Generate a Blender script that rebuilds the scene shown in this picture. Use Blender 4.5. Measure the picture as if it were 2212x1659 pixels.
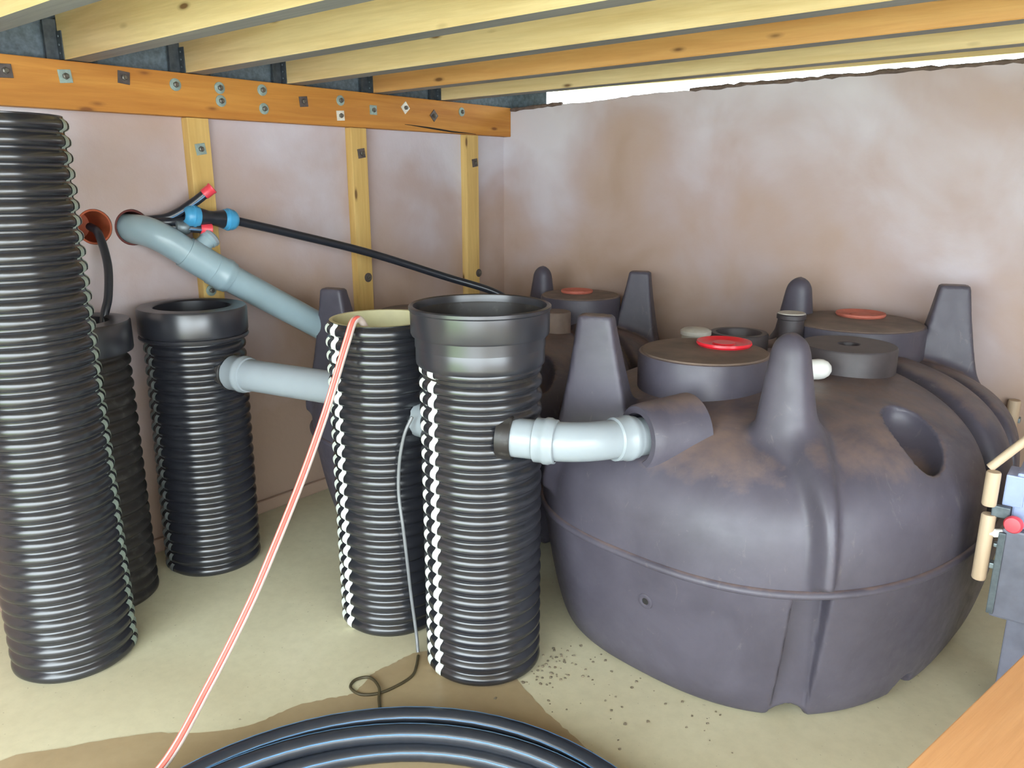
import bpy, bmesh, math, random
import numpy as np
from mathutils import Vector, Matrix
PI = math.pi
sc = bpy.context.scene
for o in list(bpy.data.objects):
    bpy.data.objects.remove(o)

# ------------------------------------------------------------------ camera
cam_d = bpy.data.cameras.new('camera')
cam = bpy.data.objects.new('camera', cam_d)
sc.collection.objects.link(cam)
cam_d.sensor_fit = 'HORIZONTAL'
cam_d.sensor_width = 36.0
cam_d.lens = 36.0 * 1704.0 / 2212.0
cam_d.clip_start = 0.02
cam.location = (0, 0, 1.4)
cam.rotation_euler = (math.radians(90 - 14.7), 0, math.radians(38.2))
sc.camera = cam

# ------------------------------------------------------------------ sky / exposure
world = bpy.data.worlds.new('overcast_sky')
sc.world = world
world.use_nodes = True
bg = world.node_tree.nodes['Background']
bg.inputs['Color'].default_value = (0.85, 0.95, 1.0, 1)
bg.inputs['Strength'].default_value = 9.0
sc.view_settings.view_transform = 'Standard'
sc.view_settings.look = 'None'
sc.view_settings.gamma = 1.0
sc.view_settings.use_curve_mapping = False
sc.view_settings.exposure = 0.35

# ------------------------------------------------------------------ materials
def lin(r, g, b):
    f = lambda c: (c / 255 / 12.92) if c / 255 <= 0.04045 else ((c / 255 + 0.055) / 1.055) ** 2.4
    return (f(r), f(g), f(b), 1)

class NT:
    def __init__(s, name):
        s.m = bpy.data.materials.new(name)
        s.m.use_nodes = True
        s.t = s.m.node_tree
        s.b = s.t.nodes['Principled BSDF']
        s._c = None
    def n(s, kind, **kw):
        nd = s.t.nodes.new(kind)
        for k, v in kw.items():
            if k in nd.inputs:
                nd.inputs[k].default_value = v
            else:
                setattr(nd, k, v)
        return nd
    def l(s, a, b):
        s.t.links.new(a, b)
    def coords(s, scale=(1, 1, 1), world=False, rand=True):
        mp = s.n('ShaderNodeMapping')
        mp.inputs['Scale'].default_value = scale
        if world:
            g = s.n('ShaderNodeNewGeometry')
            s.l(g.outputs['Position'], mp.inputs['Vector'])
        else:
            tc = s.n('ShaderNodeTexCoord')
            s.l(tc.outputs['Object'], mp.inputs['Vector'])
            if rand:
                oi = s.n('ShaderNodeObjectInfo')
                mu = s.n('ShaderNodeMath', operation='MULTIPLY')
                mu.inputs[1].default_value = 37.0
                s.l(oi.outputs['Random'], mu.inputs[0])
                cb = s.n('ShaderNodeCombineXYZ')
                for i in range(3):
                    s.l(mu.outputs[0], cb.inputs[i])
                s.l(cb.outputs[0], mp.inputs['Location'])
        return mp.outputs[0]
    def noise(s, vec, scale=5, detail=4, rough=0.55, dist=0):
        nd = s.n('ShaderNodeTexNoise', Scale=scale, Detail=detail, Roughness=rough, Distortion=dist)
        s.l(vec, nd.inputs['Vector'])
        return nd.outputs['Fac']
    def ramp(s, fac, stops, interp='LINEAR'):
        nd = s.n('ShaderNodeValToRGB')
        nd.color_ramp.interpolation = interp
        el = nd.color_ramp.elements
        while len(el) < len(stops):
            el.new(0.5)
        for e, (p, c) in zip(el, stops):
            e.position = p
            e.color = c if len(c) == 4 else (*c, 1)
        s.l(fac, nd.inputs['Fac'])
        return nd.outputs['Color']
    def mix(s, fac, a, b, mode='MIX'):
        nd = s.n('ShaderNodeMix', data_type='RGBA', blend_type=mode)
        for v, i in ((fac, 0), (a, 6), (b, 7)):
            if hasattr(v, 'is_linked') or isinstance(v, bpy.types.NodeSocket):
                s.l(v, nd.inputs[i])
            else:
                nd.inputs[i].default_value = v
        return nd.outputs[2]
    def math(s, op, a, b=None, clamp=False):
        nd = s.n('ShaderNodeMath', operation=op, use_clamp=clamp)
        for i, v in enumerate((a, b)):
            if v is None:
                continue
            if isinstance(v, bpy.types.NodeSocket):
                s.l(v, nd.inputs[i])
            else:
                nd.inputs[i].default_value = v
        return nd.outputs[0]
    def color(s, c):
        if isinstance(c, bpy.types.NodeSocket):
            s.l(c, s.b.inputs['Base Color'])
        else:
            s.b.inputs['Base Color'].default_value = c
        return s
    def rough(s, r):
        if isinstance(r, bpy.types.NodeSocket):
            s.l(r, s.b.inputs['Roughness'])
        else:
            s.b.inputs['Roughness'].default_value = r
        return s
    def bump(s, h, strength=0.3, dist=0.01):
        nd = s.n('ShaderNodeBump', Strength=strength, Distance=dist)
        s.l(h, nd.inputs['Height'])
        s.l(nd.outputs[0], s.b.inputs['Normal'])
        return s

def plain(name, rgb, rough=0.5, metal=0.0, var=0.12, scale=18, spec=0.5):
    t = NT(name)
    v = t.coords()
    f = t.noise(v, scale, 4)
    c = lin(*rgb)
    lo = tuple(x * (1 - var) for x in c[:3])
    hi = tuple(min(1, x * (1 + var)) for x in c[:3])
    t.color(t.ramp(f, [(0.3, lo), (0.7, hi)])).rough(rough)
    t.b.inputs['Metallic'].default_value = metal
    t.b.inputs['Specular IOR Level'].default_value = spec
    return t.m

def wood(name, light, dark, knot=(96, 62, 30), axis=0, knots=True, ring=1.0):
    t = NT(name)
    sg = [9.0, 9.0, 9.0]
    sg[axis] = 0.55
    v = t.coords(tuple(sg))
    f = t.noise(v, 2.2, 6, 0.6, 0.5)
    w = t.noise(v, 11, 3, 0.6)
    c = t.ramp(f, [(0.3, lin(*dark)), (0.5, lin(*[(a + b) / 2 for a, b in zip(light, dark)])), (0.7, lin(*light))])
    fine = t.ramp(w, [(0.25, (0.86, 0.84, 0.8)), (0.75, (1.04, 1.03, 1.02))])
    c = t.mix(0.7 * ring, c, fine, 'MULTIPLY')
    if knots:
        sk = [13.0, 13.0, 13.0]
        sk[axis] = 4.2
        v2 = t.coords(tuple(sk))
        vo = t.n('ShaderNodeTexVoronoi', Scale=1.0, Randomness=1.0)
        t.l(v2, vo.inputs['Vector'])
        d = vo.outputs['Distance']
        k = t.ramp(d, [(0.07, (0.9, 0.9, 0.9)), (0.11, (0.3, 0.3, 0.3)), (0.16, (0, 0, 0))])
        c = t.mix(k, c, lin(*knot))
    t.color(c).rough(0.62)
    t.bump(w, 0.15, 0.004)
    return t.m

def plaster(name):
    t = NT(name)
    v = t.coords((1, 1, 1), world=True)
    big = t.noise(v, 1.1, 4, 0.5, 0.4)
    mid = t.noise(v, 2.6, 5, 0.5, 0.5)
    sp = t.n('ShaderNodeSeparateXYZ')
    t.l(v, sp.inputs[0])
    # damp, still drying plaster low on the wall, patchy
    h = t.math('MULTIPLY_ADD', big, 0.9)
    h.node.inputs[2].default_value = 0.0
    zz = t.math('ADD', t.math('MULTIPLY', sp.outputs[2], 0.42), t.math('MULTIPLY', t.math('SUBTRACT', big, 0.5), 1.3))
    zz = t.math('ADD', zz, t.math('MULTIPLY', t.math('SUBTRACT', mid, 0.5), 0.65))
    c = t.ramp(zz, [(0.14, lin(166, 140, 122)), (0.34, lin(176, 153, 141)), (0.50, lin(180, 162, 158)), (0.68, lin(192, 182, 186)), (0.86, lin(203, 198, 204))])
    t.color(c).rough(0.85)
    fine = t.noise(v, 40, 4, 0.6)
    t.bump(t.math('ADD', fine, t.math('MULTIPLY', mid, 2.0)), 0.18, 0.006)
    return t.m

def concrete():
    t = NT('screed_concrete')
    v = t.coords((1, 1, 1), world=True)
    big = t.noise(v, 1.3, 5, 0.55, 0.6)
    fine = t.noise(v, 26, 5, 0.65)
    c = t.ramp(big, [(0.3, lin(196, 188, 158)), (0.55, lin(206, 200, 170)), (0.75, lin(214, 208, 180))])
    c = t.mix(0.5, c, t.ramp(fine, [(0.3, (0.84, 0.84, 0.82)), (0.6, (1, 1, 1))]), 'MULTIPLY')
    # scuffs and specks
    sp = t.noise(v, 95, 2, 0.5)
    c = t.mix(t.ramp(sp, [(0.70, (0, 0, 0)), (0.76, (0.55, 0.55, 0.55))]), c, lin(120, 105, 85))
    t.color(c).rough(0.55)
    t.bump(fine, 0.12, 0.004)
    return t.m

def tank_mat():
    t = NT('dusty_black_polyethylene')
    v = t.coords(rand=False)
    g = t.n('ShaderNodeNewGeometry')
    sp = t.n('ShaderNodeSeparateXYZ')
    t.l(g.outputs['Normal'], sp.inputs[0])
    n1 = t.noise(v, 4.5, 6, 0.65, 0.4)
    n2 = t.noise(v, 22, 5, 0.65)
    base = t.ramp(n1, [(0.3, lin(66, 62, 72)), (0.7, lin(82, 78, 89))])
    # settled site dust on upward faces, real dirt
    d = t.math('ADD', t.math('MULTIPLY', sp.outputs[2], 0.9), t.math('MULTIPLY', t.math('SUBTRACT', n1, 0.5), 0.9))
    d = t.math('ADD', d, t.math('MULTIPLY', t.math('SUBTRACT', n2, 0.5), 0.35))
    dm = t.ramp(d, [(0.66, (0, 0, 0)), (1.0, (0.62, 0.62, 0.62))])
    c = t.mix(dm, base, lin(134, 110, 96))
    # pale scuffs
    v2 = t.coords((3, 3, 1.2), rand=False)
    s1 = t.noise(v2, 7, 6, 0.7, 1.5)
    c = t.mix(t.ramp(s1, [(0.615, (0, 0, 0)), (0.74, (0.22, 0.22, 0.22))]), c, lin(150, 142, 138))
    t.color(c)
    t.rough(t.ramp(n2, [(0.3, (0.42,) * 3), (0.7, (0.56,) * 3)]))
    t.bump(n2, 0.06, 0.003)
    return t.m

def black_pipe(name, dirt=0.2, rough=0.3, col=(42, 43, 48), spec=0.6):
    t = NT(name)
    v = t.coords()
    n2 = t.noise(v, 30, 3, 0.6)
    c = t.mix(t.ramp(n2, [(0.55, (0, 0, 0)), (0.8, (dirt,) * 3)]), lin(*col), lin(120, 118, 112))
    t.color(c)
    t.rough(rough)
    t.b.inputs['Specular IOR Level'].default_value = spec
    return t.m

M = dict(
    plaster=plaster('drying_pink_plaster'),
    concrete=concrete(),
    pine=wood('pale_pine', (228, 208, 158), (206, 180, 126), axis=0),
    pine_grey=wood('underside_grey_pine', (150, 152, 150), (122, 126, 128), axis=0, knots=False),
    pine_orange=wood('orange_pine', (214, 168, 104), (188, 136, 74), axis=0),
    ledger=wood('varnished_orange_pine', (206, 146, 66), (176, 112, 42), knot=(120, 70, 28), axis=1),
    stud=wood('pine_batten', (222, 190, 122), (196, 158, 88), axis=2),
    ply=wood('tan_plywood', (206, 154, 106), (196, 142, 94), axis=1, knots=False, ring=0.5),
    cream_wood=wood('cream_softwood', (196, 176, 152), (178, 156, 132), axis=2, knots=False),
    galv=plain('galvanised_steel', (128, 140, 146), 0.45, 0.7, 0.25, 30),
    membrane=plain('blue_grey_block', (104, 118, 126), 0.8, 0, 0.3, 60),
    hanger=plain('dull_hanger_steel', (84, 92, 98), 0.5, 0.5, 0.3, 40),
    washer_pale=plain('zinc_washer', (150, 168, 160), 0.45, 0.2, 0.2, 60),
    washer_dark=plain('weathered_washer', (92, 84, 82), 0.5, 0.3, 0.25, 60),
    washer_white=plain('bright_washer', (226, 222, 208), 0.4, 0.1, 0.1, 60),
    bolt=plain('bolt_steel', (112, 108, 100), 0.4, 0.6, 0.2, 60),
    twin=black_pipe('black_twinwall_plastic', 0.03, 0.25, (34, 35, 40), 0.85),
    twin_matt=black_pipe('dusty_twinwall_plastic', 0.3, 0.42, (40, 37, 36), 0.4),
    collar=black_pipe('black_collar_plastic', 0.03, 0.3, (40, 41, 47), 0.85),
    cream_in=plain('cream_inner_wall', (206, 200, 158), 0.5, 0, 0.06),
    mark=plain('white_marking_paint', (224, 230, 222), 0.5, 0, 0.1, 40),
    mark_grey=plain('grey_green_marking_paint', (150, 164, 154), 0.5, 0, 0.15, 40),
    mark_dim=plain('worn_marking_paint', (108, 112, 110), 0.6, 0, 0.3, 40),
    tank=tank_mat(),
    tank_dark=plain('black_polyethylene_fitting', (64, 58, 60), 0.5, 0, 0.25, 14),
    dusty_lid=plain('dust_coated_lid', (112, 96, 86), 0.7, 0, 0.3, 9),
    pvc=plain('grey_pvc', (142, 150, 156), 0.28, 0, 0.04, 8),
    pvc_blue=plain('blue_grey_pvc', (150, 172, 180), 0.3, 0, 0.05, 8),
    pale=plain('pale_plastic', (190, 186, 176), 0.5, 0, 0.12, 20),
    red=plain('red_plastic', (226, 36, 52), 0.3, 0, 0.06, 10),
    red_dusty=plain('dusty_red_plastic', (188, 104, 86), 0.7, 0, 0.2, 14),
    red_pink=plain('coral_red_plastic', (228, 70, 84), 0.35, 0, 0.08, 10),
    duct_dark=plain('dark_red_duct', (96, 46, 42), 0.7, 0, 0.2, 14),
    terracotta=plain('terracotta_pipe', (168, 84, 54), 0.6, 0, 0.2, 14),
    blue=plain('blue_fitting_plastic', (70, 152, 196), 0.35, 0, 0.1, 16),
    mdpe=black_pipe('black_polyethylene_pipe', 0.05, 0.28, (36, 40, 48)),
    stripe=plain('blue_pipe_stripe', (84, 128, 170), 0.35, 0, 0.1, 16),
    hose=plain('milky_hose', (204, 188, 180), 0.3, 0, 0.06, 16),
    hose_red=plain('coral_hose_stripe', (216, 100, 88), 0.35, 0, 0.06, 16),
    tube=plain('smoky_clear_tube', (120, 122, 124), 0.25, 0, 0.1, 20),
    cable=plain('dark_olive_cable', (72, 64, 44), 0.5, 0, 0.2, 30),
    equip=plain('grey_enamel', (96, 98, 112), 0.45, 0.1, 0.15, 20),
    equip_blue=plain('pale_blue_enamel', (136, 150, 184), 0.4, 0, 0.1, 16),
    dark=plain('dark_void', (26, 24, 24), 0.8, 0, 0.1),
    white=plain('white_plastic', (220, 220, 216), 0.4, 0, 0.06),
    mortar=plain('rough_mortar', (104, 88, 80), 0.9, 0, 0.3, 40),
    crumb=plain('dark_grit', (122, 112, 94), 0.9, 0, 0.4, 50),
    deck=plain('deck_board', (150, 130, 96), 0.7, 0, 0.2, 10),
)

def damp():
    t = NT('damp_concrete')
    v = t.coords((1, 1, 1), world=True)
    big = t.noise(v, 2.2, 5, 0.6, 0.6)
    fine = t.noise(v, 30, 5, 0.65)
    c = t.ramp(big, [(0.3, lin(156, 136, 104)), (0.7, lin(172, 154, 122))])
    c = t.mix(0.4, c, t.ramp(fine, [(0.3, (0.86, 0.86, 0.84)), (0.6, (1, 1, 1))]), 'MULTIPLY')
    t.color(c).rough(0.38)
    return t.m
M['damp'] = damp()

def ground_mat():
    t = NT('yard_ground')
    v = t.coords((1, 1, 1), world=True)
    n = t.noise(v, 3, 6, 0.6)
    sp = t.n('ShaderNodeSeparateXYZ')
    t.l(v, sp.inputs[0])
    green_bounce = t.ramp(n, [(0.3, lin(140, 165, 104)), (0.7, lin(168, 190, 126))])  # unseen green ground, added to bounce a greenish tint in from the left
    pave = t.ramp(n, [(0.3, lin(206, 200, 200)), (0.7, lin(224, 220, 220))])
    e = t.math('ADD', sp.outputs[0], t.math('MULTIPLY', n, 0.6))
    t.color(t.mix(t.ramp(e, [(0.3, (0, 0, 0)), (0.34, (1, 1, 1))], 'LINEAR'), green_bounce, pave)).rough(0.9)
    return t.m
M['ground'] = ground_mat()

# ------------------------------------------------------------------ object helpers
C = sc.collection
def link(name, me, mat=None, parent=None, loc=None, rot=None, smooth=False):
    o = bpy.data.objects.new(name, me)
    C.objects.link(o)
    if mat is not None and me is not None and not me.materials:
        me.materials.append(M[mat] if isinstance(mat, str) else mat)
    if parent is not None:
        o.parent = parent
    if loc is not None:
        o.location = loc
    if rot is not None:
        o.rotation_euler = rot
    if smooth and me is not None:
        me.polygons.foreach_set('use_smooth', [True] * len(me.polygons))
    return o
def tag(o, label, cat, group=None):
    o['label'] = label
    o['category'] = cat
    if group:
        o['group'] = group
    return o
def thing(name, label, cat, loc=(0, 0, 0), rz=0.0, group=None):
    o = bpy.data.objects.new(name, None)
    C.objects.link(o)
    o.empty_display_size = 0.1
    o.location = loc
    o.rotation_euler = (0, 0, rz)
    return tag(o, label, cat, group)
def structure(o):
    o['kind'] = 'structure'
    return o
def mesh_bm(bm, name='m'):
    bmesh.ops.recalc_face_normals(bm, faces=bm.faces[:])
    me = bpy.data.meshes.new(name)
    bm.to_mesh(me)
    bm.free()
    return me
def box_me(x0, x1, y0, y1, z0, z1, bevel=0.0):
    bm = bmesh.new()
    bmesh.ops.create_cube(bm, size=1)
    for v in bm.verts:
        v.co = Vector(((x0 + x1) / 2 + v.co.x * (x1 - x0), (y0 + y1) / 2 + v.co.y * (y1 - y0), (z0 + z1) / 2 + v.co.z * (z1 - z0)))
    if bevel:
        bmesh.ops.bevel(bm, geom=bm.edges[:], offset=bevel, segments=2, affect='EDGES', profile=0.6)
    return mesh_bm(bm)
def lathe_me(prof, seg=64, close=False):
    """prof: list of (r, z); r = 0 ends are capped by a point"""
    V, F = [], []
    idx = []
    for r, z in prof:
        if r < 1e-6:
            idx.append([len(V)])
            V.append((0, 0, z))
        else:
            idx.append(list(range(len(V), len(V) + seg)))
            V += [(r * math.cos(2 * PI * i / seg), r * math.sin(2 * PI * i / seg), z) for i in range(seg)]
    pairs = list(zip(idx[:-1], idx[1:]))
    if close:
        pairs.append((idx[-1], idx[0]))
    for a, b in pairs:
        for i in range(seg):
            j = (i + 1) % seg
            if len(a) == 1 and len(b) == 1:
                continue
            if len(a) == 1:
                F.append((a[0], b[i], b[j]))
            elif len(b) == 1:
                F.append((a[i], a[j], b[0]))
            else:
                F.append((a[i], a[j], b[j], b[i]))
    me = bpy.data.meshes.new('m')
    me.from_pydata(V, [], F)
    bm = bmesh.new()
    bm.from_mesh(me)
    bmesh.ops.recalc_face_normals(bm, faces=bm.faces[:])
    for e in bm.edges:
        if len(e.link_faces) == 2 and e.calc_face_angle(0) > 0.7:
            e.smooth = False
    bm.to_mesh(me)
    bm.free()
    me.polygons.foreach_set('use_smooth', [True] * len(me.polygons))
    return me
def smooth_path(P, n=12, closed=False):
    P = [Vector(p) for p in P]
    out = []
    N = len(P)
    rng = range(N if closed else N - 1)
    for i in rng:
        p0 = P[(i - 1) % N] if closed or i > 0 else P[0] * 2 - P[1]
        p1, p2 = P[i], P[(i + 1) % N]
        p3 = P[(i + 2) % N] if closed or i + 2 < N else P[-1] * 2 - P[-2]
        for k in range(n):
            t = k / n
            out.append(0.5 * ((2 * p1) + (p2 - p0) * t + (2 * p0 - 5 * p1 + 4 * p2 - p3) * t * t + (3 * p1 - p0 - 3 * p2 + p3) * t ** 3))
    if not closed:
        out.append(P[-1])
    return out
def fillet_path(P, rad, n=8):
    P = [Vector(p) for p in P]
    out = [P[0]]
    for i in range(1, len(P) - 1):
        a = (P[i - 1] - P[i])
        b = (P[i + 1] - P[i])
        r = min(rad, a.length * 0.49, b.length * 0.49)
        A = P[i] + a.normalized() * r
        B = P[i] + b.normalized() * r
        for k in range(n + 1):
            t = k / n
            out.append(A * (1 - t) ** 2 + P[i] * 2 * t * (1 - t) + B * t * t)
    out.append(P[-1])
    return out
def tube_me(path, r, seg=20, closed=False, caps=True, hollow=0.0):
    """sweep a circle (radius r or list of radii) along path with parallel transport"""
    P = [Vector(p) for p in path]
    N = len(P)
    R = r if isinstance(r, (list, tuple)) else [r] * N
    T = []
    for i in range(N):
        a = P[(i - 1) % N] if closed or i > 0 else P[0]
        b = P[(i + 1) % N] if closed or i < N - 1 else P[-1]
        T.append((b - a).normalized())
    u = T[0].orthogonal().normalized()
    V, F = [], []
    for i in range(N):
        u = (u - T[i] * u.dot(T[i])).normalized()
        w = T[i].cross(u)
        for k in range(seg):
            a = 2 * PI * k / seg
            V.append(P[i] + (u * math.cos(a) + w * math.sin(a)) * R[i])
    for i in range(N if closed else N - 1):
        for k in range(seg):
            j, l = (i + 1) % N, (k + 1) % seg
            F.append((i * seg + k, i * seg + l, j * seg + l, j * seg + k))
    if caps and not closed:
        if hollow:
            for base, ti, s in ((0, 0, 1), ((N - 1) * seg, N - 1, -1)):
                n0 = len(V)
                for k in range(seg):
                    c0 = P[ti] + (V[base + k] - P[ti]) * hollow
                    V.append(c0)
                for k in range(seg):
                    V.append(V[n0 + k] + T[ti] * s * 0.06)
                for k in range(seg):
                    l = (k + 1) % seg
                    F.append((base + k, base + l, n0 + l, n0 + k))
                    F.append((n0 + k, n0 + l, n0 + seg + l, n0 + seg + k))
                F.append(tuple(n0 + seg + k for k in range(seg)))
        else:
            F.append(tuple(range(seg)))
            F.append(tuple(range((N - 1) * seg, N * seg)))
    me = bpy.data.meshes.new('m')
    me.from_pydata([tuple(v) for v in V], [], F)
    bm = bmesh.new()
    bm.from_mesh(me)
    bmesh.ops.recalc_face_normals(bm, faces=bm.faces[:])
    for e in bm.edges:
        if len(e.link_faces) == 2 and e.calc_face_angle(0) > 0.8:
            e.smooth = False
    bm.to_mesh(me)
    bm.free()
    me.polygons.foreach_set('use_smooth', [True] * len(me.polygons))
    return me
def align(o, p, d):
    """place a lathed (z-axis) object at p with its axis along d"""
    o.location = p
    o.rotation_mode = 'QUATERNION'
    o.rotation_quaternion = Vector((0, 0, 1)).rotation_difference(Vector(d).normalized())
    return o

# ================================================================== SETTING
XW, YW = -2.804, 3.491          # faces of left and back wall
XR, YF = 1.7, -1.0              # right wall, open front
# floor
f = structure(link('floor', box_me(XW - 0.2, XR + 0.2, YF - 0.1, YW + 0.2, -0.15, 0.0), 'concrete'))
structure(link('ground', box_me(-14, 16, -16, 14, -0.30, -0.155), 'ground'))
# damp patch with its own hard outline
rnd = random.Random(3)
wet = [(-2.02, 0.45), (-1.925, 0.661), (-1.818, 0.80), (-1.70, 0.90), (-1.639, 0.998), (-1.617, 1.10), (-1.56, 1.19), (-1.536, 1.24), (-1.56, 1.33),
       (-1.55, 1.40), (-1.535, 1.482), (-1.46, 1.56), (-1.35, 1.62), (-1.205, 1.56), (-1.062, 1.5), (-0.933, 1.463), (-0.826, 1.424), (-0.6, 1.3), (-0.3, 0.9), (-0.35, 0.2), (-1.1, -0.05), (-1.8, 0.05)]
pts = smooth_path([(x, y, 0.0015) for x, y in wet], 8, True)
pts = [p + Vector((rnd.uniform(-0.003, 0.003), rnd.uniform(-0.003, 0.003), 0)) for p in pts]
bm = bmesh.new()
bm.faces.new([bm.verts.new(p) for p in pts])
bmesh.ops.triangulate(bm, faces=bm.faces[:])
link('damp_patch', mesh_bm(bm), 'damp', f)

def wall_with_holes(y0, y1, z0, z1, holes, x, thick):
    bm = bmesh.new()
    loops = []
    for s in (0, 1):
        xx = x - thick * s
        L = []
        L.append([bm.verts.new((xx, yy, zz)) for yy, zz in ((y0, z0), (y1, z0), (y1, z1), (y0, z1))])
        for hy, hz, hr in holes:
            L.append([bm.verts.new((xx, hy + hr * math.cos(2 * PI * k / 32), hz + hr * math.sin(2 * PI * k / 32))) for k in range(32)])
        ed = []
        for lp in L:
            for k in range(len(lp)):
                ed.append(bm.edges.new((lp[k], lp[(k + 1) % len(lp)])))
        bmesh.ops.triangle_fill(bm, use_beauty=True, use_dissolve=False, edges=ed)
        loops.append(L)
    for a, b in zip(*loops):
        for k in range(len(a)):
            l = (k + 1) % len(a)
            bm.faces.new((a[k], a[l], b[l], b[k]))
    return mesh_bm(bm)
HOLES = [(1.268, 1.236, 0.060), (1.398, 1.228, 0.063)]
structure(link('wall_left', wall_with_holes(YF, YW + 0.12, 0.0, 1.75, HOLES, XW, 0.14), 'plaster'))
# blue-grey blockwork above the ledger, set back a little
structure(link('trim_1', box_me(XW - 0.14, XW - 0.015, YF, YW + 0.12, 1.75, 2.02), 'membrane'))
# concrete kicker along the foot of the left wall
structure(link('baseboard_left', box_me(XW, XW + 0.02, 0.2, YW, 0.0, 0.055, 0.008), 'plaster'))
# back wall with ragged top rising to the right
def topz(x):
    return 1.741 + 0.066 * (1 - math.exp(-(x - XW) / 1.15))
bm = bmesh.new()
N = 160
rows = []
for s, yy in ((0, YW), (1, YW + 0.10)):
    lo, hi = [], []
    for i in range(N + 1):
        x = XW - 0.14 + (XR - XW + 0.28) * i / N
        zt = topz(max(x, XW)) + rnd.uniform(-0.0025, 0.0025) + 0.003 * math.sin(x * 9)
        lo.append(bm.verts.new((x, yy, 0)))
        hi.append(bm.verts.new((x, yy, zt)))
    rows.append((lo, hi))
(a0, a1), (b0, b1) = rows
for i in range(N):
    bm.faces.new((a0[i], a0[i + 1], a1[i + 1], a1[i]))
    bm.faces.new((b0[i + 1], b0[i], b1[i], b1[i + 1]))
    bm.faces.new((a1[i], a1[i + 1], b1[i + 1], b1[i]))
wb = structure(link('wall_back', mesh_bm(bm), 'plaster'))
# rough mortar lip along the top edge
path = []
x = -1.72
while x < XR:
    path.append((x, YW + 0.002 + rnd.uniform(-0.003, 0.003), topz(x) + 0.003 + rnd.uniform(-0.003, 0.003)))
    x += 0.03
link('mortar_lip', tube_me(path, [rnd.uniform(0.006, 0.011) for _ in path], 8), 'mortar', wb)
path = [(XW + 0.05 + 0.03 * i, YW + rnd.uniform(-0.003, 0.003), topz(XW + 0.05 + 0.03 * i) + 0.002) for i in range(12)]
link('mortar_lip', tube_me(path, [rnd.uniform(0.006, 0.012) for _ in path], 8), 'mortar', wb)
# right wall (out of the frame) and the deck overhead
structure(link('wall_right', box_me(XR, XR + 0.14, 1.3, YW + 0.12, 0.0, 1.98), 'plaster'))
structure(link('wall_front', box_me(XW - 0.14, -2.0, YF - 0.14, YF, 0.0, 1.98), 'plaster'))
structure(link('trim_4', box_me(XR, XR + 0.12, YF - 0.12, YF, -0.06, 1.98, 0.004), 'stud'))
SL = 0.013                      # the deck rises slightly to the right
def jz(x):
    return 1.758 + SL * (x - XW)
ceil_o = structure(link('ceiling', None))
bpy.data.objects.remove(ceil_o)
bm = bmesh.new()
bmesh.ops.create_cube(bm, size=1)
for v in bm.verts:
    xx = XW - 0.14 if v.co.x < 0 else XR + 0.14
    v.co = Vector((xx, YF if v.co.y < 0 else 3.60, jz(xx) + 0.2 + (0.0 if v.co.z < 0 else 0.03)))
structure(link('ceiling', mesh_bm(bm), 'deck'))
# fascia board outside, above the daylight slit
bm = bmesh.new()
bmesh.ops.create_cube(bm, size=1)
for v in bm.verts:
    xx = XW - 0.14 if v.co.x < 0 else XR + 0.14
    v.co = Vector((xx, 3.60 if v.co.y < 0 else 3.64, (1.842 + 0.001 * xx) if v.co.z < 0 else jz(xx) + 0.23))
structure(link('trim_2', mesh_bm(bm), 'pine'))
# block closing the slit near the corner
structure(link('trim_3', box_me(XW - 0.14, -2.60, YW + 0.11, 3.60, 1.70, 1.99), 'membrane'))

# ================================================================== TIMBER
LX = XW + 0.05
led = tag(link('ledger_beam', box_me(-0.025, 0.025, YF - 1.0, YW - 1.0 - 0.002, -0.0735, 0.0735, 0.003), 'ledger', loc=(LX - 0.025, 1.0, 1.6825)),
          'long orange timber ledger beam bolted along top of left wall', 'beam')
def washer_me(kind):
    if kind == 'round':
        return lathe_me([(0, 0), (0.021, 0), (0.021, 0.003), (0.019, 0.004), (0, 0.004)], 24)
    s = 0.02
    return box_me(-s, s, -s, s, 0, 0.004, 0.001)
bolt_me = lathe_me([(0, 0), (0.010, 0), (0.010, 0.007), (0.006, 0.009), (0.006, 0.013), (0, 0.013)], 6)
bolt_me.materials.append(M['bolt'])
wm = {}
for k in ('square', 'round'):
    for m in ('washer_pale', 'washer_dark', 'washer_white'):
        me = washer_me(k)
        me.materials.append(M[m])
        wm[k, m] = me
def washer(parent, p, kind, mat, ang=0.0):
    """p in parent space, face +X"""
    o = bpy.data.objects.new('washer', wm[kind, mat])
    C.objects.link(o)
    o.parent = parent
    o.matrix_local = Matrix.Translation(p) @ Matrix.Rotation(PI / 2, 4, 'Y') @ Matrix.Rotation(ang, 4, 'Z')
    b = bpy.data.objects.new('bolt', bolt_me)
    C.objects.link(b)
    b.parent = o
    b.location = (0, 0, 0.004)
for y, z, kind, mat, a in [(1.043, 1.708, 'square', 'washer_dark', 0.05), (1.215, 1.708, 'square', 'washer_pale', 0.1), (1.403, 1.721, 'square', 'washer_dark', -0.1),
                           (1.585, 1.714, 'round', 'washer_pale', 0), (1.758, 1.717, 'round', 'washer_pale', 0), (1.759, 1.672, 'round', 'washer_pale', 0),
                           (1.941, 1.724, 'round', 'washer_pale', 0), (1.943, 1.656, 'round', 'washer_pale', 0), (2.133, 1.695, 'square', 'washer_dark', 0.1),
                           (2.325, 1.713, 'round', 'washer_pale', 0), (2.321, 1.652, 'square', 'washer_white', 0.06), (2.508, 1.686, 'square', 'washer_pale', 0),
                           (2.705, 1.708, 'square', 'washer_white', 0.7), (2.894, 1.684, 'square', 'washer_dark', 0.78), (3.094, 1.713, 'round', 'washer_pale', 0), (0.85, 1.70, 'square', 'washer_pale', 0)]:
    washer(led, (0.025, y - 1.0, z - 1.6825), kind, mat, a)
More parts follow.
